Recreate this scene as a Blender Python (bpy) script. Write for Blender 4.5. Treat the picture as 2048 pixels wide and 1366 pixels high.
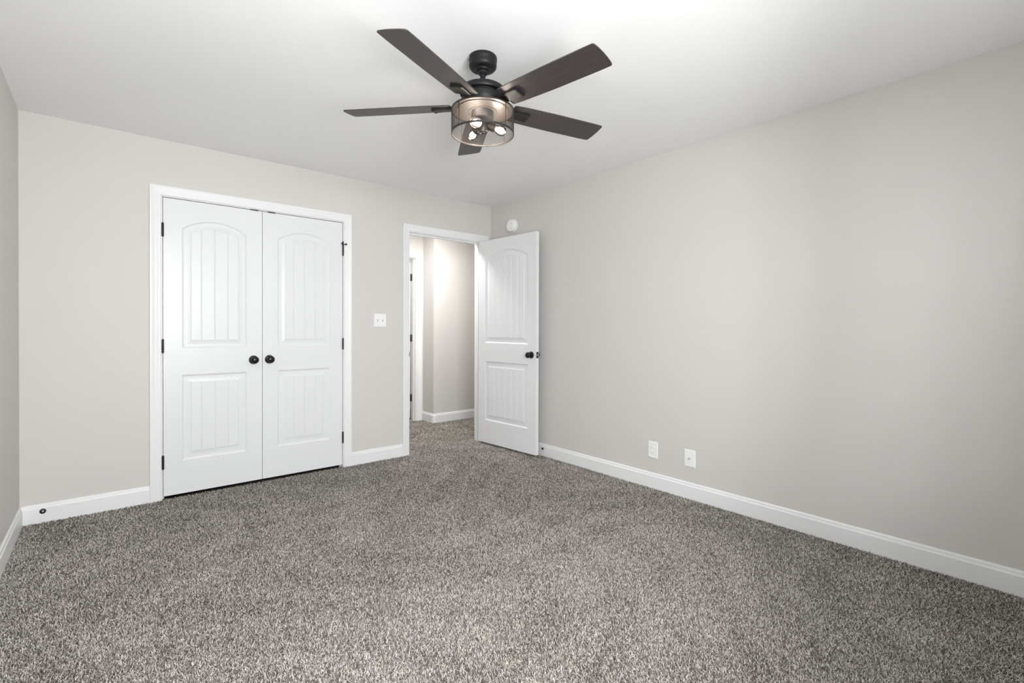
import bpy, bmesh, math, random
from mathutils import Vector, Matrix
D = bpy.data
for o in list(D.objects): D.objects.remove(o, do_unlink=True)
S = bpy.context.scene
COL = S.collection
R = math.radians
PI = math.pi

# ------------------------------------------------------------ camera
cam_d = D.cameras.new('camera'); cam = D.objects.new('camera', cam_d); COL.objects.link(cam)
FPX = 965.457
cam_d.sensor_fit = 'HORIZONTAL'; cam_d.sensor_width = 36.0
cam_d.lens = FPX * 36.0 / 2048.0
cam_d.shift_y = -19.82 / 2048.0
cam_d.clip_start = 0.05
pitch, roll, yaw = -0.00634, 0.00321, 0.87262
Fv = Vector((math.cos(yaw) * math.cos(pitch), math.sin(yaw) * math.cos(pitch), math.sin(pitch)))
Rv = Vector((math.sin(yaw), -math.cos(yaw), 0)); Uv = Rv.cross(Fv)
R2 = Rv * math.cos(roll) + Uv * math.sin(roll); U2 = -Rv * math.sin(roll) + Uv * math.cos(roll)
M = Matrix.Identity(4)
for i in range(3):
    M[i][0] = R2[i]; M[i][1] = U2[i]; M[i][2] = -Fv[i]
M.translation = Vector((-3.0913, -4.0337, 1.1682))
cam.matrix_world = M
S.camera = cam

# ------------------------------------------------------------ world, light, exposure
S.view_settings.view_transform = 'Standard'
S.view_settings.look = 'None'
S.view_settings.exposure = 0.12
S.view_settings.gamma = 1.0
S.view_settings.use_curve_mapping = False
S.cycles.diffuse_bounces = 8
S.cycles.max_bounces = 14
w = D.worlds.new('world'); S.world = w; w.use_nodes = True
bg = w.node_tree.nodes['Background']
bg.inputs[0].default_value = (0.965, 0.985, 1.0, 1); bg.inputs[1].default_value = 2.0

H = 2.44            # ceiling height
XL = -3.4876        # left wall
YF = -4.45          # front wall (window wall, behind the camera)
WT = 0.114          # wall thickness
WX0, WX1, WZ0, WZ1 = -3.10, -2.10, 0.80, 2.12
def area(name, loc, rot, sx, sy, power, color, spread=180):
    l = D.lights.new(name, 'AREA'); l.shape = 'RECTANGLE'; l.size = sx; l.size_y = sy
    l.energy = power; l.color = color; l.spread = R(spread)
    o = D.objects.new(name, l); COL.objects.link(o); o.location = loc; o.rotation_euler = rot
    return o
DAY = (0.985, 0.99, 1.0)
def look(frm, to): return (Vector(to) - Vector(frm)).to_track_quat('-Z', 'Y').to_euler()
# daylight behind the viewer: bright sky seen steeply through the window, softer light from the ground outside
cf = Vector(((WX0 + WX1) / 2, YF, (WZ0 + WZ1) / 2))
p = cf + Vector((0, -1.3, 0.75)); area('sky_behind_window', p, look(p, cf), 2.6, 1.6, 150, DAY)
area('added_far_room_light', (-0.5, 2.3, H - 0.03), (0, 0, 0), 0.25, 0.25, 12, (1.0, 0.98, 0.96))  # unseen lamp added in the room beyond the hallway
area('horizon_light_window', cf + Vector((0, -WT - 0.03, 0)), (R(90), 0, 0), WX1 - WX0, WZ1 - WZ0, 120, DAY)
# added unseen windows, front right and left, with upward fill lights for the ceiling
RX0, RX1 = -1.65, -0.80
LY0, LY1 = -3.90, -2.50
area('added_uplight_front', ((RX0 + RX1) / 2, YF + 0.02, 1.46), (R(125), 0, 0), RX1 - RX0, 1.3, 4.8, DAY)  # added fill tilted up from the opening; no blinds are modelled
area('added_uplight_left', (XL + 0.02, (LY0 + LY1) / 2, 1.46), (R(122), 0, R(-90)), LY1 - LY0, 1.3, 3.5, DAY)  # same kind of added upward fill, from the left wall
# hallway ceiling light
area('hall_light', (-0.40, 0.50, H - 0.03), (0, 0, 0), 0.22, 0.22, 30, (1.0, 0.985, 0.97))

# ------------------------------------------------------------ materials
def mat(name, col, rough=0.5, metal=0.0, spec=0.5):
    m = D.materials.new(name); m.use_nodes = True
    b = m.node_tree.nodes['Principled BSDF']
    b.inputs['Base Color'].default_value = (*col, 1); b.inputs['Roughness'].default_value = rough
    b.inputs['Metallic'].default_value = metal; b.inputs['Specular IOR Level'].default_value = spec
    return m
def N(m, t): return m.node_tree.nodes.new(t)
def Lk(m, a, b): m.node_tree.links.new(a, b)
def add_bump(m, scale, strength, dist, detail=3):
    b = m.node_tree.nodes['Principled BSDF']
    tc = N(m, 'ShaderNodeTexCoord'); n = N(m, 'ShaderNodeTexNoise'); n.inputs['Scale'].default_value = scale
    n.inputs['Detail'].default_value = detail
    bp = N(m, 'ShaderNodeBump'); bp.inputs['Strength'].default_value = strength; bp.inputs['Distance'].default_value = dist
    Lk(m, tc.outputs['Object'], n.inputs['Vector']); Lk(m, n.outputs['Fac'], bp.inputs['Height']); Lk(m, bp.outputs['Normal'], b.inputs['Normal'])
m_wall = mat('wall_paint', (0.615, 0.597, 0.572), 0.55, 0, 0.3); add_bump(m_wall, 90, 0.10, 0.001)
m_ceil = mat('ceiling_paint', (0.92, 0.92, 0.92), 0.9, 0, 0.1); add_bump(m_ceil, 120, 0.08, 0.001)
m_trim = mat('white_trim_paint', (0.78, 0.78, 0.785), 0.40, 0, 0.4)
m_door = mat('white_door_paint', (0.74, 0.745, 0.76), 0.30, 0, 0.28); add_bump(m_door, 260, 0.05, 0.0006)
m_plate = mat('white_plastic', (0.84, 0.84, 0.84), 0.3)
m_grey = mat('grey_slot', (0.42, 0.42, 0.42), 0.5)
m_black = mat('black_metal', (0.018, 0.018, 0.018), 0.38, 0.3, 0.5)
m_bronze = mat('dark_bronze_knob', (0.022, 0.022, 0.024), 0.28, 0.6, 0.5)
m_fan = mat('matte_black_fan_metal', (0.010, 0.010, 0.0098), 0.46, 0.0, 0.28)
m_mesh = mat('bronze_mesh_metal', (0.022, 0.018, 0.016), 0.45, 0.3, 0.5)
m_steel = mat('brushed_steel', (0.6, 0.6, 0.6), 0.3, 1.0)
m_pan = mat('painted_pan', (0.11, 0.092, 0.082), 0.45, 0.3, 0.5)
m_socket = mat('dark_socket_metal', (0.05, 0.042, 0.038), 0.40, 0.4, 0.5)
# espresso wood for the fan blades
m_wood = mat('espresso_wood', (0.05, 0.035, 0.03), 0.42, 0, 0.5)
b = m_wood.node_tree.nodes['Principled BSDF']
tc = N(m_wood, 'ShaderNodeTexCoord'); mp = N(m_wood, 'ShaderNodeMapping'); mp.inputs['Scale'].default_value = (6, 70, 70)
ns = N(m_wood, 'ShaderNodeTexNoise'); ns.inputs['Scale'].default_value = 2.2; ns.inputs['Detail'].default_value = 6; ns.inputs['Distortion'].default_value = 0.6
cr = N(m_wood, 'ShaderNodeValToRGB'); cr.color_ramp.elements[0].position = 0.35; cr.color_ramp.elements[0].color = (0.033, 0.027, 0.025, 1)
cr.color_ramp.elements[1].position = 0.7; cr.color_ramp.elements[1].color = (0.052, 0.043, 0.040, 1)
bp = N(m_wood, 'ShaderNodeBump'); bp.inputs['Strength'].default_value = 0.25; bp.inputs['Distance'].default_value = 0.001
Lk(m_wood, tc.outputs['Object'], mp.inputs['Vector']); Lk(m_wood, mp.outputs['Vector'], ns.inputs['Vector']); Lk(m_wood, ns.outputs['Fac'], cr.inputs['Fac'])
Lk(m_wood, cr.outputs['Color'], b.inputs['Base Color']); Lk(m_wood, ns.outputs['Fac'], bp.inputs['Height']); Lk(m_wood, bp.outputs['Normal'], b.inputs['Normal'])
# clear bulb glass and pane: mostly transparent, a little gloss
def clear(name, tint, fac):
    m = D.materials.new(name); m.use_nodes = True; nt = m.node_tree; nt.nodes.clear()
    o = nt.nodes.new('ShaderNodeOutputMaterial'); mx = nt.nodes.new('ShaderNodeMixShader')
    t = nt.nodes.new('ShaderNodeBsdfTransparent'); g = nt.nodes.new('ShaderNodeBsdfGlossy')
    t.inputs[0].default_value = (*tint, 1); g.inputs['Roughness'].default_value = 0.05
    lw = nt.nodes.new('ShaderNodeLayerWeight'); lw.inputs[0].default_value = fac
    nt.links.new(lw.outputs['Fresnel'], mx.inputs[0]); nt.links.new(t.outputs[0], mx.inputs[1]); nt.links.new(g.outputs[0], mx.inputs[2])
    nt.links.new(mx.outputs[0], o.inputs[0]); return m
m_glass = clear('clear_bulb_glass', (1, 0.98, 0.95), 0.25)
m_pane = clear('window_glass', (0.98, 0.99, 0.99), 0.15)
m_glow = D.materials.new('glowing_filament'); m_glow.use_nodes = True
gb = m_glow.node_tree.nodes['Principled BSDF']; gb.inputs['Emission Color'].default_value = (1.0, 0.80, 0.58, 1); gb.inputs['Emission Strength'].default_value = 45
gb.inputs['Base Color'].default_value = (1, 0.9, 0.8, 1)

# carpet: yarn colour per strand, stored on the mesh
m_carpet = mat('speckled_carpet_yarn', (0.35, 0.33, 0.31), 0.95, 0, 0.05)
b = m_carpet.node_tree.nodes['Principled BSDF']
at = N(m_carpet, 'ShaderNodeAttribute'); at.attribute_name = 'yarn'
cr = N(m_carpet, 'ShaderNodeValToRGB'); e = cr.color_ramp.elements
e[0].position = 0.0; e[0].color = (0.052, 0.041, 0.033, 1)
e[1].position = 1.0; e[1].color = (0.635, 0.596, 0.555, 1)
k = e.new(0.25); k.color = (0.190, 0.170, 0.151, 1)
k = e.new(0.60); k.color = (0.418, 0.388, 0.355, 1)
Lk(m_carpet, at.outputs['Fac'], cr.inputs['Fac'])
Lk(m_carpet, cr.outputs['Color'], b.inputs['Base Color'])
m_backing = mat('carpet_backing', (0.12, 0.107, 0.095), 0.95, 0, 0.05)

# ------------------------------------------------------------ helpers
def tag(o, label=None, cat=None, group=None, kind=None):
    if label: o['label'] = label
    if cat: o['category'] = cat
    if group: o['group'] = group
    if kind: o['kind'] = kind
    return o
def link(name, bm, m, parent=None, smooth=False, loc=None):
    me = D.meshes.new(name); bmesh.ops.recalc_face_normals(bm, faces=bm.faces); bm.to_mesh(me); bm.free()
    for mm in (m if isinstance(m, (list, tuple)) else [m]): me.materials.append(mm)
    o = D.objects.new(name, me); COL.objects.link(o)
    if smooth:
        for p in me.polygons: p.use_smooth = True
        try: me.set_sharp_from_angle(angle=R(35))
        except Exception: pass
    if parent: o.parent = parent
    if loc: o.location = loc
    return o
def empty(name, loc, rz=0):
    o = D.objects.new(name, None); COL.objects.link(o); o.location = loc; o.rotation_euler = (0, 0, rz); o.empty_display_size = 0.1
    return o
def box(bm, x0, x1, y0, y1, z0, z1, bev=0):
    t = bmesh.new(); bmesh.ops.create_cube(t, size=1)
    for v in t.verts: v.co = Vector(((x0 + x1) / 2 + v.co.x * (x1 - x0), (y0 + y1) / 2 + v.co.y * (y1 - y0), (z0 + z1) / 2 + v.co.z * (z1 - z0)))
    if bev: bmesh.ops.bevel(t, geom=list(t.edges), offset=bev, segments=2, affect='EDGES', profile=0.6)
    merge(bm, t)
def merge(bm, t, mtx=None):
    mp = {}
    for v in t.verts: mp[v] = bm.verts.new(mtx @ v.co if mtx else v.co)
    for f in t.faces:
        try: nf = bm.faces.new([mp[v] for v in f.verts]); nf.material_index = f.material_index; nf.smooth = f.smooth
        except ValueError: pass
    t.free()
def lathe(bm, prof, seg=48, mtx=None, mi=0):
    """revolve (r, z) profile round Z"""
    t = bmesh.new(); rings = []
    for r, z in prof:
        if r < 1e-6: rings.append([t.verts.new((0, 0, z))])
        else: rings.append([t.verts.new((r * math.cos(2 * PI * i / seg), r * math.sin(2 * PI * i / seg), z)) for i in range(seg)])
    for a, c in zip(rings[:-1], rings[1:]):
        for i in range(seg):
            j = (i + 1) % seg
            if len(a) == 1 and len(c) == 1: continue
            if len(a) == 1: f = t.faces.new((a[0], c[j], c[i]))
            elif len(c) == 1: f = t.faces.new((a[i], a[j], c[0]))
            else: f = t.faces.new((a[i], a[j], c[j], c[i]))
            f.material_index = mi
    merge(bm, t, mtx)
def tube(bm, p, q, r, seg=12):
    p, q = Vector(p), Vector(q); d = q - p
    mtx = Matrix.Translation(p) @ d.to_track_quat('Z', 'Y').to_matrix().to_4x4()
    lathe(bm, [(0, 0), (r, 0), (r, d.length), (0, d.length)], seg, mtx)
def axis_m(loc, d):
    return Matrix.Translation(Vector(loc)) @ Vector(d).to_track_quat('Z', 'Y').to_matrix().to_4x4()
def sweep(bm, path, prof, closed=False):
    """path: list of (point, out_dir, face_dir): profile (a, b) placed at p + a*out + b*face"""
    rings = [[bm.verts.new(Vector(p) + Vector(u) * a + Vector(n) * c) for a, c in prof] for p, u, n in path]
    k = len(prof)
    for r0, r1 in zip(rings[:-1], rings[1:]):
        for i in range(k):
            j = (i + 1) % k; bm.faces.new((r0[i], r0[j], r1[j], r1[i]))
    for r in (rings[0], rings[-1]): bm.faces.new(r)

# ------------------------------------------------------------ setting: shell
DC0, DC1 = -2.8025, -1.5670      # closet opening between jambs
EO0, EO1 = -0.945, -0.125      # entry opening between jambs
ZO = 2.056                     # opening height (jamb underside)
HX1 = 2.2                      # hallway end
HY = 1.425
def wallbox(name, boxes, m=m_wall, label=None, cat='wall'):
    bm = bmesh.new()
    for bx in boxes: box(bm, *bx)
    return tag(link(name, bm, m), label, cat, kind='structure')
wallbox('wall_back', [(XL - WT, DC0 - 0.018, 0, WT, -0.02, H), (DC0 - 0.018, DC1 + 0.018, 0, WT, ZO + 0.018, H), (DC1 + 0.018, EO0 - 0.018, 0, WT, -0.02, H),
                      (EO0 - 0.018, EO1 + 0.018, 0, WT, ZO + 0.018, H), (EO1 + 0.018, 0.0, 0, WT, -0.02, H)], label='pale grey wall with the closet doors and the open doorway')
wallbox('wall_right', [(0, WT, YF - WT, WT, -0.02, H)], label='long bare grey wall on the right with two low plates')
wallbox('wall_left', [(XL - WT, XL, YF - WT, LY0, -0.02, H), (XL - WT, XL, LY1, 0, -0.02, H), (XL - WT, XL, LY0, LY1, -0.02, WZ0), (XL - WT, XL, LY0, LY1, WZ1, H)], label='narrow strip of grey wall at the left edge')
wallbox('wall_front', [(XL, WX0, YF - WT, YF, -0.02, H), (WX1, RX0, YF - WT, YF, -0.02, H), (RX1, 0, YF - WT, YF, -0.02, H), (RX0, RX1, YF - WT, YF, -0.02, WZ0), (RX0, RX1, YF - WT, YF, WZ1, H), (WX0, WX1, YF - WT, YF, -0.02, WZ0), (WX0, WX1, YF - WT, YF, WZ1, H)],
        label='grey window wall behind the viewer')
wallbox('wall_closet', [(XL - WT, -1.25, 0.75, 0.80, -0.02, H), (-1.30, -1.25, WT, 0.75, -0.02, H), (XL - WT, XL, WT, 0.75, -0.02, H)], label='inner wall of the closet behind the closed doors')
wallbox('wall_hall_block', [(0.007, HX1, 1.165, HY + WT, -0.02, H)], label='grey hallway wall whose rounded corner shows through the open doorway')
wallbox('wall_hall_far', [(-1.4, -0.965, HY, HY + WT, -0.02, H), (-0.965, -0.085, HY, HY + WT, 2.06, H), (-0.085, 0.007, HY, HY + WT, -0.02, H)], label='furthest hallway wall holding the white hall door')
wallbox('wall_far_room', [(-1.4, 0.3, 2.85, 2.9, -0.02, H), (-1.45, -1.4, HY + WT, 2.9, -0.02, H), (0.3, 0.35, HY + WT, 2.9, -0.02, H)], label='walls of the room beyond the hallway door')
wallbox('wall_hall_left', [(-1.30, -1.25, 0.80, HY, -0.02, H)], label='hallway wall left of the doorway')
wallbox('wall_hall_end', [(HX1, HX1 + WT, WT, HY + WT, -0.02, H)], label='far right end wall of the hallway')
wallbox('wall_hall_near', [(WT, HX1, 0, WT, -0.02, H)], label='hallway side wall next to the bedroom')
bm = bmesh.new(); box(bm, XL - WT, HX1 + WT, YF - WT, 2.9, H, H + 0.05)
tag(link('ceiling', bm, m_ceil), 'flat white ceiling with the fan', 'ceiling', kind='structure')
# floor: backing slab plus cut pile strands in the same mesh (pile tips at z = 0)
import numpy as np
def floor_mesh():
    rg = np.random.default_rng(11)
    areas = [(XL, 0.0, YF, 0.0, 85000), (EO0, EO1, 0.0, WT, 38000), (-1.25, 1.3, WT, 1.165, 36000), (-1.25, 0.007, 1.165, 1.60, 30000)]
    X, Y = [], []
    for x0, x1, y0, y1, dn in areas:
        n = int((x1 - x0) * (y1 - y0) * dn)
        X.append(rg.uniform(x0, x1, n)); Y.append(rg.uniform(y0, y1, n))
    X = np.concatenate(X); Y = np.concatenate(Y)
    # thinner stand of pile far away and in the strip under the viewer, which the view never shows closely
    dist = np.hypot(X + 3.09, Y + 4.03)
    keep = np.interp(dist, [0.9, 1.25, 2.4, 3.2, 4.6, 9.0], [0.25, 1.0, 1.0, 0.72, 0.46, 0.46])
    keep = np.where(Y > 0, 1.0, keep)
    sel = rg.random(len(X)) < keep
    X, Y, dist = X[sel], Y[sel], dist[sel]; n = len(X)
    fat = np.interp(dist, [2.4, 4.6], [1.0, 1.42])
    # slow wandering of the pile direction (footprints, vacuum strokes) + random lean of each tuft
    f = 1.9 * np.sin(1.7 * X + 0.9 * Y + 1.0) + 1.3 * np.sin(-1.1 * X + 2.3 * Y + 0.4) + 0.8 * np.sin(4.1 * X + 3.0 * Y)
    ph = f * 0.55 + rg.normal(0, 1.9, n)
    ln = rg.uniform(0.0085, 0.0135, n) * (0.6 + 0.4 * fat); w = rg.uniform(0.0008, 0.00125, n) * fat
    t1 = rg.uniform(0.25, 1.05, n); t2 = t1 + rg.uniform(0.1, 0.75, n)
    zb = -0.0105
    cx, sx = np.cos(ph), np.sin(ph)
    tw = ph + rg.normal(0, 0.5, n); px, py = -np.sin(tw), np.cos(tw)
    V = np.zeros((n, 6, 3), dtype=np.float32)
    def put(k, hx, hz, ww):
        bx, by = X + cx * hx, Y + sx * hx
        V[:, k, 0] = bx - px * ww; V[:, k, 1] = by - py * ww; V[:, k, 2] = zb + hz
        V[:, k + 1, 0] = bx + px * ww; V[:, k + 1, 1] = by + py * ww; V[:, k + 1, 2] = zb + hz
    put(0, 0 * ln, 0 * ln, w)
    h1x, h1z = ln * 0.5 * np.sin(t1), ln * 0.5 * np.cos(t1)
    put(2, h1x, h1z, w * 1.1)
    put(4, h1x + ln * 0.5 * np.sin(t2), h1z + ln * 0.5 * np.cos(t2), w * 0.55)
    V[:, :, 0] = np.clip(V[:, :, 0], XL, HX1)
    V[:, :, 2] = np.minimum(V[:, :, 2], 0.0025)
    tone = np.where(rg.random(n) < 0.42, rg.uniform(0.05, 0.40, n), rg.uniform(0.45, 1.0, n)).astype(np.float32)
    patch = 0.5 + 0.5 * np.sin(9.0 * X + 5.0 * np.sin(3.1 * Y)) * np.sin(8.0 * Y + 4.0 * np.sin(2.7 * X))
    tone = np.clip(tone - 0.07 + 0.14 * patch, 0, 1).astype(np.float32)
    base = (np.arange(n, dtype=np.int32) * 6)[:, None]
    Q = np.concatenate([base + np.array([0, 1, 3, 2], dtype=np.int32), base + np.array([2, 3, 5, 4], dtype=np.int32)], axis=1).reshape(-1, 4)
    # slab
    x0, x1, y0, y1, z0, z1 = XL - WT, HX1 + WT, YF - WT, 2.9, -0.06, -0.0100
    SV = np.array([(x, y, z) for z in (z0, z1) for y in (y0, y1) for x in (x0, x1)], dtype=np.float32)
    SQ = np.array([(0, 2, 3, 1), (4, 5, 7, 6), (0, 1, 5, 4), (2, 6, 7, 3), (0, 4, 6, 2), (1, 3, 7, 5)], dtype=np.int32) + n * 6
    verts = np.concatenate([V.reshape(-1, 3), SV]); quads = np.concatenate([Q, SQ])
    me = D.meshes.new('floor'); nv, nq = len(verts), len(quads)
    me.vertices.add(nv); me.vertices.foreach_set('co', verts.ravel())
    me.loops.add(nq * 4); me.loops.foreach_set('vertex_index', quads.ravel())
    me.polygons.add(nq); me.polygons.foreach_set('loop_start', np.arange(nq, dtype=np.int32) * 4)
    mi = np.zeros(nq, dtype=np.int32); mi[-6:] = 1
    me.materials.append(m_carpet); me.materials.append(m_backing)
    me.polygons.foreach_set('material_index', mi)
    a = me.attributes.new('yarn', 'FLOAT', 'POINT')
    a.data.foreach_set('value', np.concatenate([np.repeat(tone, 6), np.full(8, 0.1, dtype=np.float32)]))
    me.update(calc_edges=True)
    o = D.objects.new('floor', me); COL.objects.link(o); return o
tag(floor_mesh(), 'grey brown speckled cut pile carpet floor', 'carpet', kind='structure')

# ------------------------------------------------------------ baseboards
BP = [(-0.02, 0), (-0.02, 0.0), ]
def baseboard(name, p0, p1, n, label, ext=None):
    p0, p1, n = Vector(p0), Vector(p1), Vector(n)
    prof = [(0, -0.01), (0.014, -0.01), (0.014, 0.082), (0.0125, 0.0855), (0.0105, 0.087), (0.0095, 0.091), (0.0085, 0.099), (0.006, 0.1045), (0.003, 0.1065), (0, 0.1065)]
    bm = bmesh.new(); rings = []
    for p in (p0, p1): rings.append([bm.verts.new(p + n * a + Vector((0, 0, z))) for a, z in prof])
    k = len(prof)
    for i in range(k):
        j = (i + 1) % k; bm.faces.new((rings[0][i], rings[0][j], rings[1][j], rings[1][i]))
    for r in rings: bm.faces.new(r)
    return tag(link(name, bm, m_trim), label, 'baseboard', kind='structure')
CO0, CO1 = -2.8735, -1.4975      # closet casing outer
EC0, EC1 = -1.0165, -0.0425      # entry casing outer
baseboard('baseboard_back', (XL, 0, 0), (CO0, 0, 0), (0, -1, 0), 'white baseboard left of the closet doors')
baseboard('baseboard_back_middle', (CO1, 0, 0), (EC0, 0, 0), (0, -1, 0), 'short white baseboard between closet and doorway')
baseboard('baseboard_back_corner', (EC1, 0, 0), (-0.0, 0, 0), (0, -1, 0), 'tiny white baseboard hidden behind the open door')
baseboard('baseboard_right', (0, 0, 0), (0, YF, 0), (-1, 0, 0), 'long white baseboard under the bare right wall')
baseboard('baseboard_left', (XL, 0, 0), (XL, YF, 0), (1, 0, 0), 'white baseboard at the left edge')
baseboard('baseboard_front', (XL, YF, 0), (0, YF, 0), (0, 1, 0), 'white baseboard under the window')
# hallway baseboard wraps the corner
bm = bmesh.new()
prof = [(0, -0.01), (0.014, -0.01), (0.014, 0.084), (0.0105, 0.087), (0.0085, 0.099), (0.006, 0.1045), (0.003, 0.1065), (0, 0.1065)]
pts = [((0.007, HY, 0), (-1, 0, 0)), ((0.007, 1.185, 0), (-1, 0, 0)), ((0.013, 1.171, 0), (-0.75, -0.75, 0)), ((0.027, 1.165, 0), (0, -1, 0)), ((HX1, 1.165, 0), (0, -1, 0))]
rings = [[bm.verts.new(Vector(p) + Vector(n) * a + Vector((0, 0, z))) for a, z in prof] for p, n in pts]
for r0, r1 in zip(rings[:-1], rings[1:]):
    for i in range(len(prof)):
        j = (i + 1) % len(prof); bm.faces.new((r0[i], r0[j], r1[j], r1[i]))
tag(link('baseboard_hall', bm, m_trim), 'white baseboard wrapping the hallway corner', 'baseboard', kind='structure')

# ------------------------------------------------------------ casings and jambs
CW = 0.0655
def casing(name, x0, x1, ztop, y, label, xmax=None):
    """door casing: outer edges x0/x1 and ztop, on the wall plane y, facing -y; mitred"""
    prof = [(0, 0), (0, 0.0175), (0.004, 0.0185), (0.012, 0.0185), (0.020, 0.0165), (0.026, 0.0150), (0.030, 0.0143), (0.040, 0.0138), (0.046, 0.0122), (0.052, 0.0115), (0.060, 0.0112), (CW - 0.002, 0.0085), (CW, 0.006), (CW, 0)]
    bm = bmesh.new()
    path = [((x0, y, -0.01), (1, 0, 0)), ((x0, y, ztop), (1, 0, -1)), ((x1, y, ztop), (-1, 0, -1)), ((x1, y, -0.01), (-1, 0, 0))]
    rings = [[bm.verts.new(Vector(p) + Vector(u) * a + Vector((0, -c, 0))) for a, c in prof] for p, u in path]
    for r0, r1 in zip(rings[:-1], rings[1:]):
        for i in range(len(prof)):
            j = (i + 1) % len(prof); bm.faces.new((r0[i], r0[j], r1[j], r1[i]))
    for r in (rings[0], rings[-1]): bm.faces.new(r)
    return tag(link(name, bm, m_trim), label, 'door casing', kind='structure')
def jamb(name, x0, x1, z, label, y0=0.0, y1=WT, stop=None):
    bm = bmesh.new()
    box(bm, x0 - 0.018, x0, y0, y1, -0.01, z); box(bm, x1, x1 + 0.018, y0, y1, -0.01, z); box(bm, x0 - 0.018, x1 + 0.018, y0, y1, z, z + 0.018)
    if stop:
        s0, s1 = stop
        box(bm, x0, x0 + 0.011, s0, s1, -0.01, z); box(bm, x1 - 0.011, x1, s0, s1, -0.01, z); box(bm, x0 + 0.011, x1 - 0.011, s0, s1, z - 0.011, z)
    return tag(link(name, bm, m_trim), label, 'door frame', kind='structure')
t1 = casing('trim_1', CO0, CO1, 2.1265, 0, 'white moulded casing around the double closet doors')
casing('trim_2', EC0, EC1, 2.1265, 0, 'white moulded casing around the open doorway')
c3 = casing('trim_3', -1.03, -0.019, 2.1330, HY, 'white casing of the far hallway door')
jamb('trim_4', DC0, DC1, ZO, 'white frame inside the closet opening', stop=(0.040, 0.075))
t5 = jamb('trim_5', EO0, EO1, ZO, 'white frame lining the open doorway', stop=(0.038, 0.072))
jamb('trim_6', -0.9455, -0.1035, 2.056, 'white frame of the hallway door', y0=HY - 0.001, y1=HY + WT, stop=(HY + 0.030, HY + 0.066))
# strike plates of the ball catches at the closet head
for x in (-2.240, -2.1205):
    bm = bmesh.new(); box(bm, -0.027, 0.027, -0.004, 0.022, -0.005, 0.0, 0.0006); box(bm, -0.024, 0.024, -0.0045, -0.001, -0.007, 0.001, 0.0006)
    o = link('strike_plate', bm, m_black, t1); o.location = (x, 0, ZO - 0.0005); o['label'] = 'small black catch plate above the doors'

# ------------------------------------------------------------ moulded doors
def zprof(d):
    """depth (negative = recessed) by distance inside the panel outline"""
    P = [(-1, 0), (0, 0), (0.003, -0.0030), (0.008, -0.0055), (0.012, -0.0070), (0.026, -0.0072), (0.034, -0.0068), (0.050, -0.0046), (0.0535, -0.0036), (0.056, -0.0016), (1, -0.0016)]
    for (a, u), (c, v) in zip(P[:-1], P[1:]):
        if d <= c: return u + (v - u) * (d - a) / (c - a)
    return -0.0016
def door_slab(name, W, Hh, T, panels, grooves, parent, m=m_door):
    """slab local: x 0..W, z 0..Hh, moulded faces at y=0 (facing -y) and y=T (facing +y)"""
    offs = [0, 0.003, 0.008, 0.012, 0.026, 0.034, 0.042, 0.050, 0.0535, 0.056]
    px0, px1 = panels[0][0], panels[0][1]
    xs = {0, W}; zs = {0, Hh}
    for q in offs: xs |= {px0 + q, px1 - q}
    xs |= {px0 - 0.0005, px1 + 0.0005}
    n = 60
    for i in range(n + 1): xs.add(px0 + 0.056 + (px1 - px0 - 0.112) * i / n)
    for g in grooves: xs |= {g - 0.0045, g - 0.0015, g, g + 0.0015, g + 0.0045}
    for (a, c, z0, z1, arch) in panels:
        zs |= {z0 - 0.0005, z1 + 0.0005 + arch}
        for q in offs: zs.add(z0 + q)
        if arch == 0:
            for q in offs: zs.add(z1 - q)
        else:
            zz = z1 - 0.056
            while zz < z1 + arch + 0.001: zs.add(zz); zz += 0.0022
    xs = sorted(xs); zs = sorted(zs)
    def clean(l):
        o = [l[0]]
        for v in l[1:]:
            if v - o[-1] > 0.0004: o.append(v)
        o[-1] = l[-1]; return o
    xs = clean(xs); zs = clean(zs)
    def depth(x, z):
        for (a, c, z0, z1, arch) in panels:
            if a - 0.001 < x < c + 0.001 and z0 - 0.001 < z < z1 + arch + 0.001:
                if arch:
                    h = (c - a) / 2; mid = (a + c) / 2; rad = (h * h + arch * arch) / (2 * arch)
                    cz = z1 + arch - rad
                    dt = rad - math.hypot(x - mid, z - cz)
                    if z < cz: dt = 1
                else: dt = z1 - z
                d = min(x - a, c - x, z - z0, dt)
                v = zprof(d)
                if d > 0.0555:
                    for g in grooves:
                        if abs(x - g) < 0.005: v -= 0.0032 * max(0, 1 - abs(x - g) / 0.0045) ** 0.7
                return v
        return 0
    bm = bmesh.new(); G = {}
    for side in (0, 1):
        for i, x in enumerate(xs):
            for k, z in enumerate(zs):
                dd = depth(x, z); y = -dd if side == 0 else T + dd
                G[side, i, k] = bm.verts.new((x, y, z))
        for i in range(len(xs) - 1):
            for k in range(len(zs) - 1):
                f = bm.faces.new((G[side, i, k], G[side, i + 1, k], G[side, i + 1, k + 1], G[side, i, k + 1]))
    nx, nz = len(xs) - 1, len(zs) - 1
    for k in range(nz):
        for i in (0, nx): bm.faces.new((G[0, i, k], G[0, i, k + 1], G[1, i, k + 1], G[1, i, k]))
    for i in range(nx):
        for k in (0, nz): bm.faces.new((G[0, i, k], G[0, i + 1, k], G[1, i + 1, k], G[1, i, k]))
    return link(name, bm, m, parent)
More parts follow.
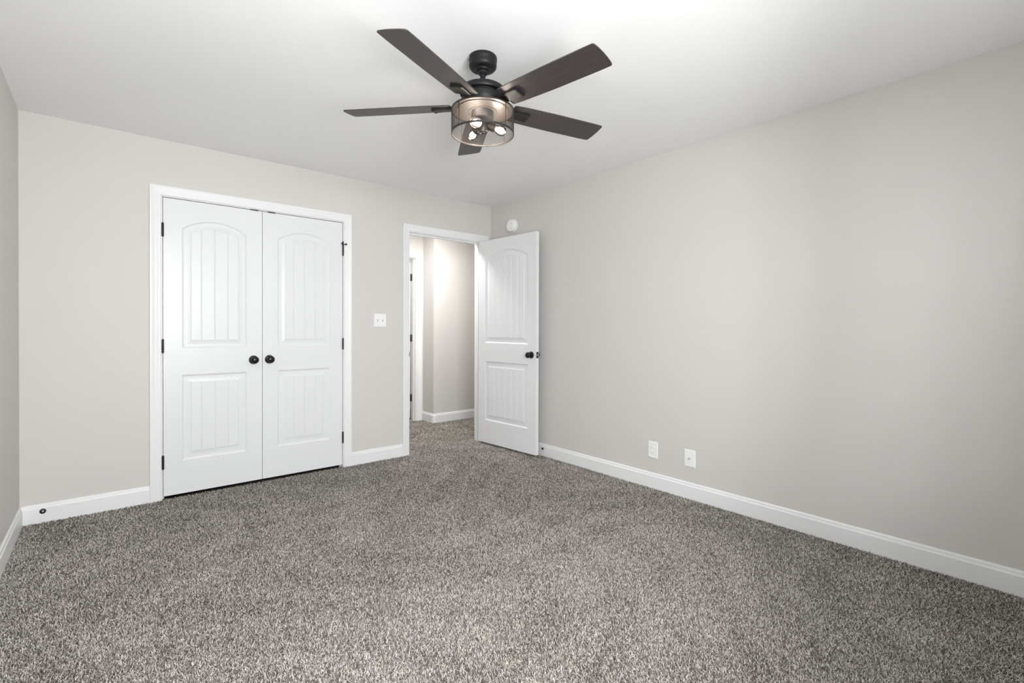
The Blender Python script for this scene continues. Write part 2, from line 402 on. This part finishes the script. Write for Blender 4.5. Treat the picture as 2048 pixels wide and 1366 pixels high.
def hinge(parent, loc, d=(0, -1, 0), label=None, h=0.09, r=0.0068):
    bm = bmesh.new()
    for i in range(5):
        z0 = -h / 2 + i * h / 5
        lathe(bm, [(0, z0 + .0004), (r - .0006, z0 + .0004), (r, z0 + .0012), (r, z0 + h / 5 - .0012), (r - .0006, z0 + h / 5 - .0004), (0, z0 + h / 5 - .0004)], 16)
    lathe(bm, [(0, h / 2), (0.0045, h / 2), (0.005, h / 2 + .002), (0.003, h / 2 + .004), (0, h / 2 + .0045)], 14)
    lathe(bm, [(0, -h / 2 - .004), (0.003, -h / 2 - .0035), (0.005, -h / 2 - .0015), (0.0045, -h / 2), (0, -h / 2)], 14)
    o = link('hinge', bm, m_black, parent, smooth=True); o.location = loc
    o['label'] = label or 'black barrel hinge'
    return o
def knob(parent, loc, d, name='knob', m=m_bronze):
    """round door knob pointing along d"""
    bm = bmesh.new(); mt = axis_m((0, 0, 0), d)
    lathe(bm, [(0.014, 0.006), (0.012, 0.012), (0.0115, 0.024), (0.014, 0.029), (0.0215, 0.033), (0.0262, 0.0395), (0.0275, 0.046), (0.0262, 0.0525), (0.021, 0.0585), (0.012, 0.0620), (0.004, 0.0632), (0, 0.0633)], 40, mt)
    o = link(name, bm, m, parent, smooth=True); o.location = loc
    bm = bmesh.new()
    lathe(bm, [(0, 0), (0.0325, 0), (0.0325, 0.002), (0.031, 0.0048), (0.026, 0.0062), (0.0245, 0.0085), (0.021, 0.0100), (0.014, 0.0108), (0, 0.0108)], 44, mt)
    link('rosette', bm, m, o, smooth=True)
    return o
DW = 0.612; DZ0, DZT = 0.016, 2.051
DH = DZT - DZ0; T = 0.035
def closet_panels(x0, x1): return [(x0, x1, 0.245 - DZ0, 0.838 - DZ0, 0), (x0, x1, 1.024 - DZ0, 1.853 - DZ0, 0.072)]
gl = [0.221, 0.303, 0.385]
# left leaf
d1 = empty('door_1', (-2.7985, 0.001, DZ0)); tag(d1, 'left leaf of the closed white closet doors, hinged at left', 'door', kind='structure')
s = door_slab('leaf', DW, DH, T, closet_panels(0.106, 0.506), gl, d1)
for z in (1.831, 1.0405, 0.249): hinge(d1, (-0.0022, -0.0075, z - DZ0), label='black barrel hinge on the left edge')
knob(d1, (0.553, 0, 0.927 - DZ0), (0, -1, 0))
# right leaf
d2 = empty('door_2', (-2.1835, 0.001, DZ0)); tag(d2, 'right leaf of the closed white closet doors, with pin stop', 'door', kind='structure')
s = door_slab('leaf', DW, DH, T, closet_panels(0.106, 0.506), [DW - g for g in gl], d2)
for i, z in enumerate((1.823, 1.0355, 0.2465)):
    h = hinge(d2, (DW + 0.0022, -0.0075, z - DZ0), label='black barrel hinge on the right edge' if i else 'black barrel hinge carrying a pin door stop')
    if i == 0:
        bm = bmesh.new()
        lathe(bm, [(0, 0.044), (0.0085, 0.044), (0.0085, 0.050), (0.004, 0.051), (0.004, 0.068), (0.006, 0.069), (0.006, 0.073), (0, 0.074)], 16)
        tube(bm, (0, 0, 0.048), (0.018, -0.020, 0.048), 0.0035); lathe(bm, [(0, 0), (0.0075, 0), (0.0085, 0.002), (0.0075, 0.009), (0, 0.010)], 16, axis_m((0.016, -0.018, 0.048), (0.7, -0.7, 0)))
        tube(bm, (0, 0, 0.048), (-0.012, -0.012, 0.054), 0.003); lathe(bm, [(0, 0), (0.006, 0), (0.006, 0.006), (0, 0.007)], 16, axis_m((-0.010, -0.011, 0.053), (-0.6, -0.6, 0.3)))
        o = link('pin_stop', bm, m_black, h, smooth=True)
knob(d2, (0.059 - 0.012, 0, 0.927 - DZ0), (0, -1, 0))
# entry door, swung open against the right wall: local x runs from the hinge to the free edge
EW = 0.810
d3 = empty('door_3', (EO1 - 0.002, -0.009, DZ0), R(94.0 + 180.0)); tag(d3, 'white panelled bedroom door swung open beside the right wall', 'door', kind='structure')
EG = [0.106 + 0.056 + (EW - 0.212 - 0.112) * (i + 1) / 6 for i in range(5)]
# local +x maps to the door direction (-y, a little +x); the face seen from the room lies at local y = -T' side
sl = door_slab('leaf', EW, DH, T, [(0.106, EW - 0.106, 0.245 - DZ0, 0.838 - DZ0, 0), (0.106, EW - 0.106, 1.024 - DZ0, 1.853 - DZ0, 0.080)], EG, d3)
sl.location = (0.004, -0.043, 0)
kz = 0.927 - DZ0
knob(d3, (EW - 0.060 + 0.004, -0.043, kz), (0, -1, 0))
knob(d3, (EW - 0.060 + 0.004, -0.008, kz), (0, 1, 0))
bm = bmesh.new(); box(bm, 0, 0.0015, -0.0125, 0.0125, -0.0285, 0.0285, 0.0005)
lp = link('latch_plate', bm, m_black, d3); lp.location = (EW + 0.004, -0.0255, kz)
bm = bmesh.new(); box(bm, 0, 0.010, -0.006, 0.006, -0.0085, 0.0085, 0.002)
link('latch_bolt', bm, m_steel, lp)
for z in (1.831, 1.0405, 0.249): hinge(d3, (0, 0, z - DZ0))
# hallway door leaf, closed
d4 = empty('door_4', (-0.1045, HY + WT + 0.008, DZ0), R(88)); tag(d4, 'white hallway door opened away beyond the doorway', 'door', kind='structure')
o = door_slab('leaf', 0.76, DH, T, [(0.106, 0.654, 0.245 - DZ0, 0.838 - DZ0, 0), (0.106, 0.654, 1.024 - DZ0, 1.853 - DZ0, 0.08)], [], d4); o.location = (0.004, 0.004, 0)
for z in (1.818, 1.043, 0.277):
    bm = bmesh.new(); box(bm, -0.0019, 0, -0.044, -0.008, -0.045, 0.045, 0.0006)
    lathe(bm, [(0, -0.045), (0.0065, -0.045), (0.0065, 0.045), (0, 0.045)], 14, Matrix.Translation((-0.002, 0.0, 0)))
    o = link('hinge', bm, m_black, d4); o['label'] = 'black hinge leaf on the far door frame'; o.matrix_local = Matrix.Rotation(R(-88), 4, 'Z') @ Matrix.Translation((0, 0, z - DZ0))
# strike plate on the left side of the open doorway
bm = bmesh.new(); box(bm, 0.0, 0.0022, 0.0, 0.036, -0.03, 0.03, 0.0006); box(bm, -0.003, 0.0022, -0.0022, 0.0, -0.016, 0.016, 0.0005)
o = link('strike_plate', bm, m_black, t5); o.location = (EO0, 0, 0.927); o['label'] = 'black latch strike plate on the doorway frame'

# ------------------------------------------------------------ fittings on walls
def plate(name, w, h, t, parent, m=m_plate):
    bm = bmesh.new()
    pr = [(0, 0), (0.0, t * 0.35), (0.0025, t)]
    rings = []
    for ins, y in [(0, 0), (0, t * 0.35), (0.003, t)]:
        rings.append([bm.verts.new((sx * (w / 2 - ins), -y, sz * (h / 2 - ins))) for sx, sz in ((-1, -1), (1, -1), (1, 1), (-1, 1))])
    for a, c in zip(rings[:-1], rings[1:]):
        for i in range(4): bm.faces.new((a[i], a[(i + 1) % 4], c[(i + 1) % 4], c[i]))
    bm.faces.new(rings[0]); bm.faces.new(rings[-1])
    return link(name, bm, m, parent)
def screw(parent, x, z, y):
    bm = bmesh.new(); lathe(bm, [(0.0035, 0), (0.0035, 0.0008), (0, 0.0014)], 14, axis_m((0, 0, 0), (0, -1, 0)))
    box(bm, -0.0030, 0.0030, -0.0016, -0.0010, -0.0004, 0.0004)
    o = link('screw', bm, m_plate, parent); o.location = (x, y, z); return o
# double light switch
sw = empty('light_switch', (-1.2355, -0.0001, 1.237)); tag(sw, 'white two toggle light switch plate between closet and doorway', 'light switch')
plate('cover_plate', 0.116, 0.118, 0.006, sw)
for x in (-0.023, 0.023):
    bm = bmesh.new(); box(bm, -0.0045, 0.0045, -0.0064, -0.0060, -0.0115, 0.0115, 0.0002)
    sl_ = link('toggle_slot', bm, m_grey, sw); sl_.location = (x, 0, 0)
    t = bmesh.new(); box(t, -0.004, 0.004, -0.014, 0, -0.004, 0.006, 0.0012)
    o = link('toggle', t, m_plate, sw); o.location = (x, -0.006, 0.002); o.rotation_euler = (R(-25), 0, 0)
    for z in (-0.030, 0.030): screw(sw, x, z, -0.006)
# outlet on the right wall (faces -x): build facing -y then turn
RW = -PI / 2
ou = empty('power_outlet', (-0.0001, -1.977, 0.276), RW); tag(ou, 'white duplex power outlet low on the right wall, left plate', 'power outlet')
plate('cover_plate', 0.080, 0.121, 0.006, ou)
for z in (-0.0195, 0.0195):
    bm = bmesh.new(); lathe(bm, [(0, 0), (0.0170, 0), (0.0170, 0.0018), (0.0160, 0.0026), (0, 0.0026)], 28, axis_m((0, 0, 0), (0, -1, 0)))
    for v in bm.verts: v.co.z = max(-0.0135, min(0.0135, v.co.z))
    rc = link('receptacle', bm, m_plate, ou); rc.location = (0, -0.0055, z)
    bm = bmesh.new(); box(bm, -0.0075, -0.0050, -0.0031, -0.0025, -0.001, 0.0075); box(bm, 0.0050, 0.0072, -0.0031, -0.0025, 0.0, 0.0070)
    lathe(bm, [(0, 0), (0.0026, 0), (0.0026, 0.0006), (0, 0.0006)], 14, axis_m((0, -0.0025, -0.0065), (0, -1, 0)))
    link('slots', bm, m_grey, rc)
screw(ou, 0, 0, -0.006)
cx_ = empty('coaxial_outlet', (-0.0001, -2.2715, 0.273), RW); tag(cx_, 'white coaxial cable plate low on the right wall, right plate', 'cable outlet')
plate('cover_plate', 0.082, 0.119, 0.006, cx_)
bm = bmesh.new(); lathe(bm, [(0, 0), (0.0062, 0), (0.0062, 0.004), (0.0048, 0.004), (0.0048, 0.012), (0.0032, 0.012), (0.0032, 0.007), (0, 0.007)], 6 * 4, axis_m((0, -0.006, 0), (0, -1, 0)))
co = link('connector', bm, m_steel, cx_); co['label'] = 'threaded metal coaxial connector'
for z in (-0.042, 0.042): screw(cx_, 0, z, -0.006)
# smoke detector
sd = empty('smoke_detector', (-0.0001, -0.362, 2.187), RW); tag(sd, 'round white smoke detector on the wall above the open door', 'smoke detector')
mt = axis_m((0, 0, 0), (0, -1, 0))
bm = bmesh.new(); lathe(bm, [(0, 0), (0.0665, 0), (0.0675, 0.003), (0.0675, 0.009), (0.065, 0.012), (0.058, 0.0125), (0, 0.0125)], 56, mt); link('mounting_base', bm, m_plate, sd, smooth=True)
bm = bmesh.new(); lathe(bm, [(0, 0.012), (0.055, 0.012), (0.055, 0.017), (0.0635, 0.018), (0.0645, 0.024), (0.0625, 0.034), (0.058, 0.0385), (0.045, 0.0405), (0.044, 0.0395), (0.040, 0.0395), (0.039, 0.0412), (0.0, 0.0425)], 56, mt); link('body', bm, m_plate, sd, smooth=True)
bm = bmesh.new(); lathe(bm, [(0, 0), (0.011, 0), (0.011, 0.0015), (0.009, 0.002), (0, 0.002)], 28, axis_m((0, -0.0422, 0), (0, -1, 0))); link('test_button', bm, m_plate, sd, smooth=True)
bm = bmesh.new()
for i in range(4): box(bm, -0.043 , -0.041, -0.0415, -0.0395, 0.004 + i * 0.006, 0.007 + i * 0.006)
link('sounder_slots', bm, m_grey, sd)
# baseboard door stops
def stopper(loc, d, rad, label, screwed=True):
    e0 = empty('door_stop', loc); tag(e0, label, 'door stop')
    mt = axis_m((0, 0, 0), d)
    bm = bmesh.new(); lathe(bm, [(0, 0), (rad, 0), (rad, 0.003), (rad * 0.85, 0.006), (rad * 0.55, 0.007), (rad * 0.5, 0.005), (0, 0.005)], 28, mt); link('base', bm, m_black, e0, smooth=True)
    if not screwed:
        bm = bmesh.new(); lathe(bm, [(0, 0.005), (rad * 0.62, 0.006), (rad * 0.6, 0.012), (rad * 0.4, 0.0145), (0, 0.0155)], 20, mt); link('rubber_tip', bm, m_black, e0, smooth=True); return
    bm = bmesh.new(); lathe(bm, [(0, 0.004), (rad * 0.34, 0.004), (rad * 0.34, 0.008), (rad * 0.2, 0.0095), (0, 0.010)], 16, mt); o = link('screw', bm, m_steel, e0, smooth=True); o['label'] = 'shiny metal screw head'
stopper((-3.3875, -0.0138, 0.064), (0, -1, 0), 0.0150, 'black door stop with a shiny screw on the baseboard near the left corner')
stopper((-0.0138, -0.815, 0.062), (-1, 0, 0), 0.0105, 'small black door stop on the right baseboard behind the open door', False)

# ------------------------------------------------------------ windows outside the view
def window(name, loc, rz, ww, label):
    wn = empty(name, loc, rz); tag(wn, label, 'window', kind='structure')
    wh = WZ1 - WZ0
    def wpart(nm, boxes, m=m_trim, bev=0.002):
        bm = bmesh.new()
        for bx in boxes: box(bm, *bx, bev)
        return link(nm, bm, m, wn)
    wpart('window_frame', [(-ww / 2, -ww / 2 + 0.04, -WT, -0.03, 0, wh), (ww / 2 - 0.04, ww / 2, -WT, -0.03, 0, wh), (-ww / 2 + 0.04, ww / 2 - 0.04, -WT, -0.03, 0, 0.04), (-ww / 2 + 0.04, ww / 2 - 0.04, -WT, -0.03, wh - 0.04, wh), (-ww / 2 + 0.04, ww / 2 - 0.04, -WT, -0.03, wh / 2 - 0.02, wh / 2 + 0.02), (-0.03, 0.03, -WT, -0.03, 0.04, wh - 0.04)])
    wpart('window_sill', [(-ww / 2 - 0.06, ww / 2 + 0.06, -0.03, 0.05, -0.02, 0.0)])
    wpart('window_casing', [(-ww / 2 - 0.07, -ww / 2, 0, 0.018, 0, wh + 0.07), (ww / 2, ww / 2 + 0.07, 0, 0.018, 0, wh + 0.07), (-ww / 2, ww / 2, 0, 0.018, wh, wh + 0.07)])
    wpart('pane', [(-ww / 2 + 0.04, ww / 2 - 0.04, -0.075, -0.071, 0.04, wh - 0.04)], m_pane, 0)
window('window_1', ((WX0 + WX1) / 2, YF, WZ0), 0, WX1 - WX0, 'white window behind the viewer that lets the daylight in')
window('added_window_2', ((RX0 + RX1) / 2, YF, WZ0), 0, RX1 - RX0, 'narrow white window added unseen at the right for extra light')  # unseen, added to go with the front upward fill
window('added_window_3', (XL, (LY0 + LY1) / 2, WZ0), -PI / 2, LY1 - LY0, 'white window added unseen in the left wall for extra light')  # unseen, added to go with the left upward fill

# ------------------------------------------------------------ ceiling fan
FX, FY = -1.7373, -2.2013
ZB = 2.2102
fan = empty('ceiling_fan', (FX, FY, H)); tag(fan, 'black five blade ceiling fan with a lit round mesh cage light', 'ceiling fan')
def zz(z): return z - H
def flathe(name, prof, m, seg=64, parent=fan, smooth=True):
    bm = bmesh.new(); lathe(bm, [(r, zz(z)) for r, z in prof], seg); return link(name, bm, m, parent, smooth=smooth)
can = flathe('canopy', [(0, 2.4399), (0.064, 2.4399), (0.0655, 2.438), (0.0665, 2.430), (0.0665, 2.424), (0.0650, 2.421), (0.0650, 2.401), (0.0635, 2.392), (0.058, 2.385), (0.050, 2.382), (0.038, 2.381), (0.036, 2.379), (0.034, 2.375), (0.030, 2.3735), (0.022, 2.374), (0.0, 2.376)], m_fan)
bm = bmesh.new(); lathe(bm, [(0, 0), (0.0042, 0), (0.0042, 0.002), (0, 0.003)], 14)
sc = link('screw', bm, m_steel, can, smooth=True); a = R(-126 - 75); sc.location = (0.0660 * math.cos(a), 0.0660 * math.sin(a), -0.012); sc.rotation_euler = (0, R(90), a)
flathe('hanger_ball', [(0, 2.385), (0.018, 2.382), (0.024, 2.372), (0.023, 2.362), (0.016, 2.356), (0, 2.355)], m_fan, 32)
flathe('downrod', [(0, 2.37), (0.0128, 2.37), (0.0128, 2.292), (0, 2.292)], m_fan, 32)
mot = flathe('motor_housing', [(0, 2.306), (0.028, 2.306), (0.030, 2.300), (0.060, 2.2975), (0.085, 2.295), (0.099, 2.291), (0.106, 2.285), (0.1085, 2.276), (0.1080, 2.268), (0.1060, 2.2635), (0.098, 2.2620), (0.088, 2.262), (0.0875, 2.2595),
                               (0.0910, 2.2585), (0.0925, 2.2555), (0.0925, 2.250), (0.0920, 2.235), (0.0900, 2.222), (0.086, 2.214), (0.076, 2.208), (0.072, 2.204), (0.071, 2.196), (0, 2.196)], m_fan, 72)
bm = bmesh.new(); box(bm, -0.0018, 0.0018, -0.001, 0.001, -0.009, 0.009)
sl_ = link('screw_slot', bm, m_black, mot); a = R(-126); sl_.location = (0.0918 * math.cos(a), 0.0918 * math.sin(a), 2.226 - H); sl_.rotation_euler = (0, 0, a + PI / 2)
# blades
random.seed(3)
BL0, BL1, TH = 0.145, 0.665, 0.0052
def blade_bm():
    """local x along the blade, y tangential; outline with rounded corners, narrower at the root"""
    def w(x):
        t = (x - BL0) / (BL1 - BL0); return 0.0605 + 0.008 * min(1, t * 2.2) ** 0.8
    out = []
    def corner(cx, cy, r, a0, a1, n=6): return [(cx + r * math.cos(R(a0 + (a1 - a0) * i / n)), cy + r * math.sin(R(a0 + (a1 - a0) * i / n))) for i in range(n + 1)]
    r = 0.010
    wt = w(BL1); wr = w(BL0)
    out += corner(BL1 - r - 0.004, wt - r, r, 80, 5)
    for i in range(1, 6): y = wt - r - (2 * (wt - r)) * i / 6; out.append((BL1 - 0.004 + 0.005 * (1 - (y / wt) ** 2), y))
    out += corner(BL1 - r - 0.004, -wt + r, r, -5, -80)
    for i in range(1, 10): x = BL1 - r - (BL1 - BL0 - 2 * r) * i / 10; out.append((x, -w(x)))
    out += corner(BL0 + r, -wr + r, r, -90, -180)
    out += corner(BL0 + r, wr - r, r, 180, 90)
    for i in range(1, 10): x = BL0 + r + (BL1 - BL0 - 2 * r) * i / 10; out.append((x, w(x)))
    bm = bmesh.new()
    f = bm.faces.new([bm.verts.new((x, y, -TH / 2)) for x, y in out])
    g = bmesh.ops.extrude_face_region(bm, geom=[f])
    for v in [v for v in g['geom'] if isinstance(v, bmesh.types.BMVert)]: v.co.z += TH
    ed = [e for e in bm.edges if len(e.link_faces) == 2 and abs(e.verts[0].co.z - e.verts[1].co.z) < 1e-6]
    bmesh.ops.bevel(bm, geom=ed, offset=0.0012, segments=2, affect='EDGES')
    return bm
def bracket_bm():
    """cast blade iron: curved arm from the hub widening into a plate with a thick lip under the blade"""
    bm = bmesh.new()
    st = [(0.070, 0.020, 0.018, 0.012), (0.095, 0.018, 0.006, 0.011), (0.120, 0.022, -0.0045, 0.010), (0.150, 0.026, -0.0075, 0.008), (0.190, 0.029, -0.0075, 0.007), (0.222, 0.030, -0.0080, 0.008), (0.234, 0.0295, -0.0095, 0.012), (0.242, 0.027, -0.0085, 0.010)]
    rings = []
    for x, hw, z, t in st:
        pr = [(-hw, z - t * .15), (-hw * 0.88, z - t * .5), (-hw * .45, z - t * .38), (0, z - t * .32), (hw * .45, z - t * .38), (hw * 0.88, z - t * .5), (hw, z - t * .15), (hw, z + t * .5), (-hw, z + t * .5)]
        rings.append([bm.verts.new((x, y, q)) for y, q in pr])
    n = len(rings[0])
    for a, c in zip(rings[:-1], rings[1:]):
        for i in range(n): bm.faces.new((a[i], a[(i + 1) % n], c[(i + 1) % n], c[i]))
    bm.faces.new(rings[0]); bm.faces.new(rings[-1])
    bmesh.ops.triangulate(bm, faces=[f for f in bm.faces if len(f.verts) > 4])
    return bm
tilt = Vector((0.0, 0.0, 1.0)); nx_ = Vector((-0.0115, -0.0159, 1)).normalized()
TM = Vector((0, 0, 1)).rotation_difference(nx_).to_matrix().to_4x4()
th0 = 3.5732
b0 = k0 = None
PITCH = math.atan2(-0.0143, 0.0686)
for k in range(5):
    a = th0 + k * 2 * PI / 5
    mt = Matrix.Translation((0, 0, ZB - H)) @ TM @ Matrix.Rotation(a, 4, 'Z') @ Matrix.Rotation(PITCH, 4, 'X')
    if k == 0:
        bl = link('blade', blade_bm(), m_wood, fan, smooth=True); br = link('blade_bracket', bracket_bm(), m_fan, bl, smooth=True)
        b0, k0 = bl, br
        for (x, y) in ((0.165, -0.018), (0.165, 0.018), (0.215, 0.0)):
            pass
    else:
        bl = b0.copy(); COL.objects.link(bl); bl.parent = fan
        br = k0.copy(); COL.objects.link(br); br.parent = bl
    bl.matrix_local = mt
# light kit pan and mesh cage
SR, SZ1, SZ0 = 0.1475, 2.1915, 2.0770
pan = flathe('light_pan', [(0, 2.1960), (0.070, 2.1960), (0.120, 2.1935), (0.1455, 2.1915), (0.1455, 2.1885), (0.123, 2.1885), (0.1215, 2.1850), (0.071, 2.1830), (0.0695, 2.1855), (0.0675, 2.1855), (0.066, 2.1825), (0.0530, 2.1820), (0.0530, 2.152), (0.0510, 2.149), (0, 2.149)], m_pan, 72)
def ring(bm, r0, r1, z0, z1, seg=96):
    lathe(bm, [(r0, z0), (r1, z0), (r1, z1), (r0, z1), (r0, z0)], seg)
cage = empty('mesh_shade', (0, 0, 0)); cage.parent = fan
bm = bmesh.new(); ring(bm, SR - 0.003, SR, zz(SZ1 - 0.007), zz(SZ1)); link('top_rim', bm, m_mesh, cage)
bm = bmesh.new(); ring(bm, SR - 0.004, SR, zz(SZ0), zz(SZ0 + 0.008)); link('bottom_rim', bm, m_mesh, cage)
va = R(-126.46)
for off in (-46, 44, 134, 224):
    a = va + R(off)
    t = bmesh.new(); box(t, -0.0012, 0.0008, -0.0013, 0.0013, zz(SZ0 + 0.003), zz(SZ1 - 0.003))
    o = link('vertical_seam', t, m_mesh, cage); o.location = (SR * math.cos(a), SR * math.sin(a), 0); o.rotation_euler = (0, 0, a)
# perforated sheet: staggered hexagonal-ish holes cut as a real net of strips
bm = bmesh.new()
NA, NZ = 216, 27
zlo, zhi = zz(SZ0 + 0.004), zz(SZ1 - 0.004)
dz = (zhi - zlo) / NZ; da = 2 * PI / NA
def cpt(a, z, r=SR - 0.0012): return bm.verts.new((r * math.cos(a), r * math.sin(a), z))
wz, wa = dz * 0.09, da * 0.08
for j in range(NZ + 1):
    z = zlo + j * dz
    up = [cpt(i * da, z + wz) for i in range(NA)]; lo = [cpt(i * da, z - wz) for i in range(NA)]
    for i in range(NA): bm.faces.new((lo[i], lo[(i + 1) % NA], up[(i + 1) % NA], up[i]))
for j in range(NZ):
    z0 = zlo + j * dz + wz; z1 = zlo + (j + 1) * dz - wz
    for i in range(NA):
        a = (i + 0.5 * (j % 2)) * da
        bm.faces.new((cpt(a - wa, z0), cpt(a + wa, z0), cpt(a + wa, z1), cpt(a - wa, z1)))
msh = link('wire_mesh', bm, m_mesh, cage)
sm = msh.modifiers.new('thickness', 'SOLIDIFY'); sm.thickness = 0.0006
# light cluster under the pan
hub = flathe('lamp_cluster', [(0, 2.15), (0.010, 2.15), (0.0085, 2.146), (0.0085, 2.142), (0.020, 2.139), (0.026, 2.134), (0.026, 2.096), (0.024, 2.093), (0.024, 2.092), (0.022, 2.088), (0.012, 2.087), (0.010, 2.083), (0.004, 2.080), (0, 2.080)], m_socket, 40)
for i in range(3):
    bm = bmesh.new(); lathe(bm, [(0, 0), (0.0022, 0), (0.0022, -0.0018), (0, -0.0026)], 12)
    s_ = link('screw', bm, m_steel, hub); a = va + R(30 + 120 * i); s_.location = (0.016 * math.cos(a), 0.016 * math.sin(a), zz(2.0875))
for i, deg in enumerate((8, 128, 250)):
    # plan angle measured from the picture's right-hand direction at the fan
    a = math.atan2(-math.cos(yaw), math.sin(yaw)) + R(deg)
    d = Vector((math.cos(a) * 0.90, math.sin(a) * 0.90, -0.30)).normalized()
    p0 = Vector((0.020 * math.cos(a), 0.020 * math.sin(a), zz(2.124)))
    mt = axis_m(p0, d)
    bm = bmesh.new(); lathe(bm, [(0, 0), (0.012, 0), (0.0185, 0.004), (0.0195, 0.010), (0.0195, 0.034), (0.0205, 0.036), (0.0205, 0.040), (0.0175, 0.040), (0.0165, 0.020), (0, 0.020)], 32, mt)
    so = link('lamp_socket', bm, m_socket, fan, smooth=True)
    bm = bmesh.new(); lathe(bm, [(0.0125, 0.022), (0.0135, 0.038), (0.0170, 0.046), (0.0220, 0.056), (0.0240, 0.068), (0.0225, 0.080), (0.0170, 0.089), (0.0080, 0.094), (0, 0.095)], 32, mt)
    bu = link('bulb', bm, m_glass, so, smooth=True)
    bm = bmesh.new(); lathe(bm, [(0, 0.046), (0.007, 0.049), (0.0125, 0.058), (0.0145, 0.068), (0.0120, 0.078), (0.006, 0.085), (0, 0.086)], 20, mt)
    fi = link('filament', bm, m_glow, so, smooth=True); fi['label'] = 'glowing warm filament cluster'
    pl = D.lights.new('bulb_light', 'POINT'); pl.energy = 11; pl.color = (1.0, 0.95, 0.90); pl.shadow_soft_size = 0.016
    po = D.objects.new('bulb_light', pl); COL.objects.link(po); po.location = Vector((FX, FY, H)) + p0 + d * 0.062
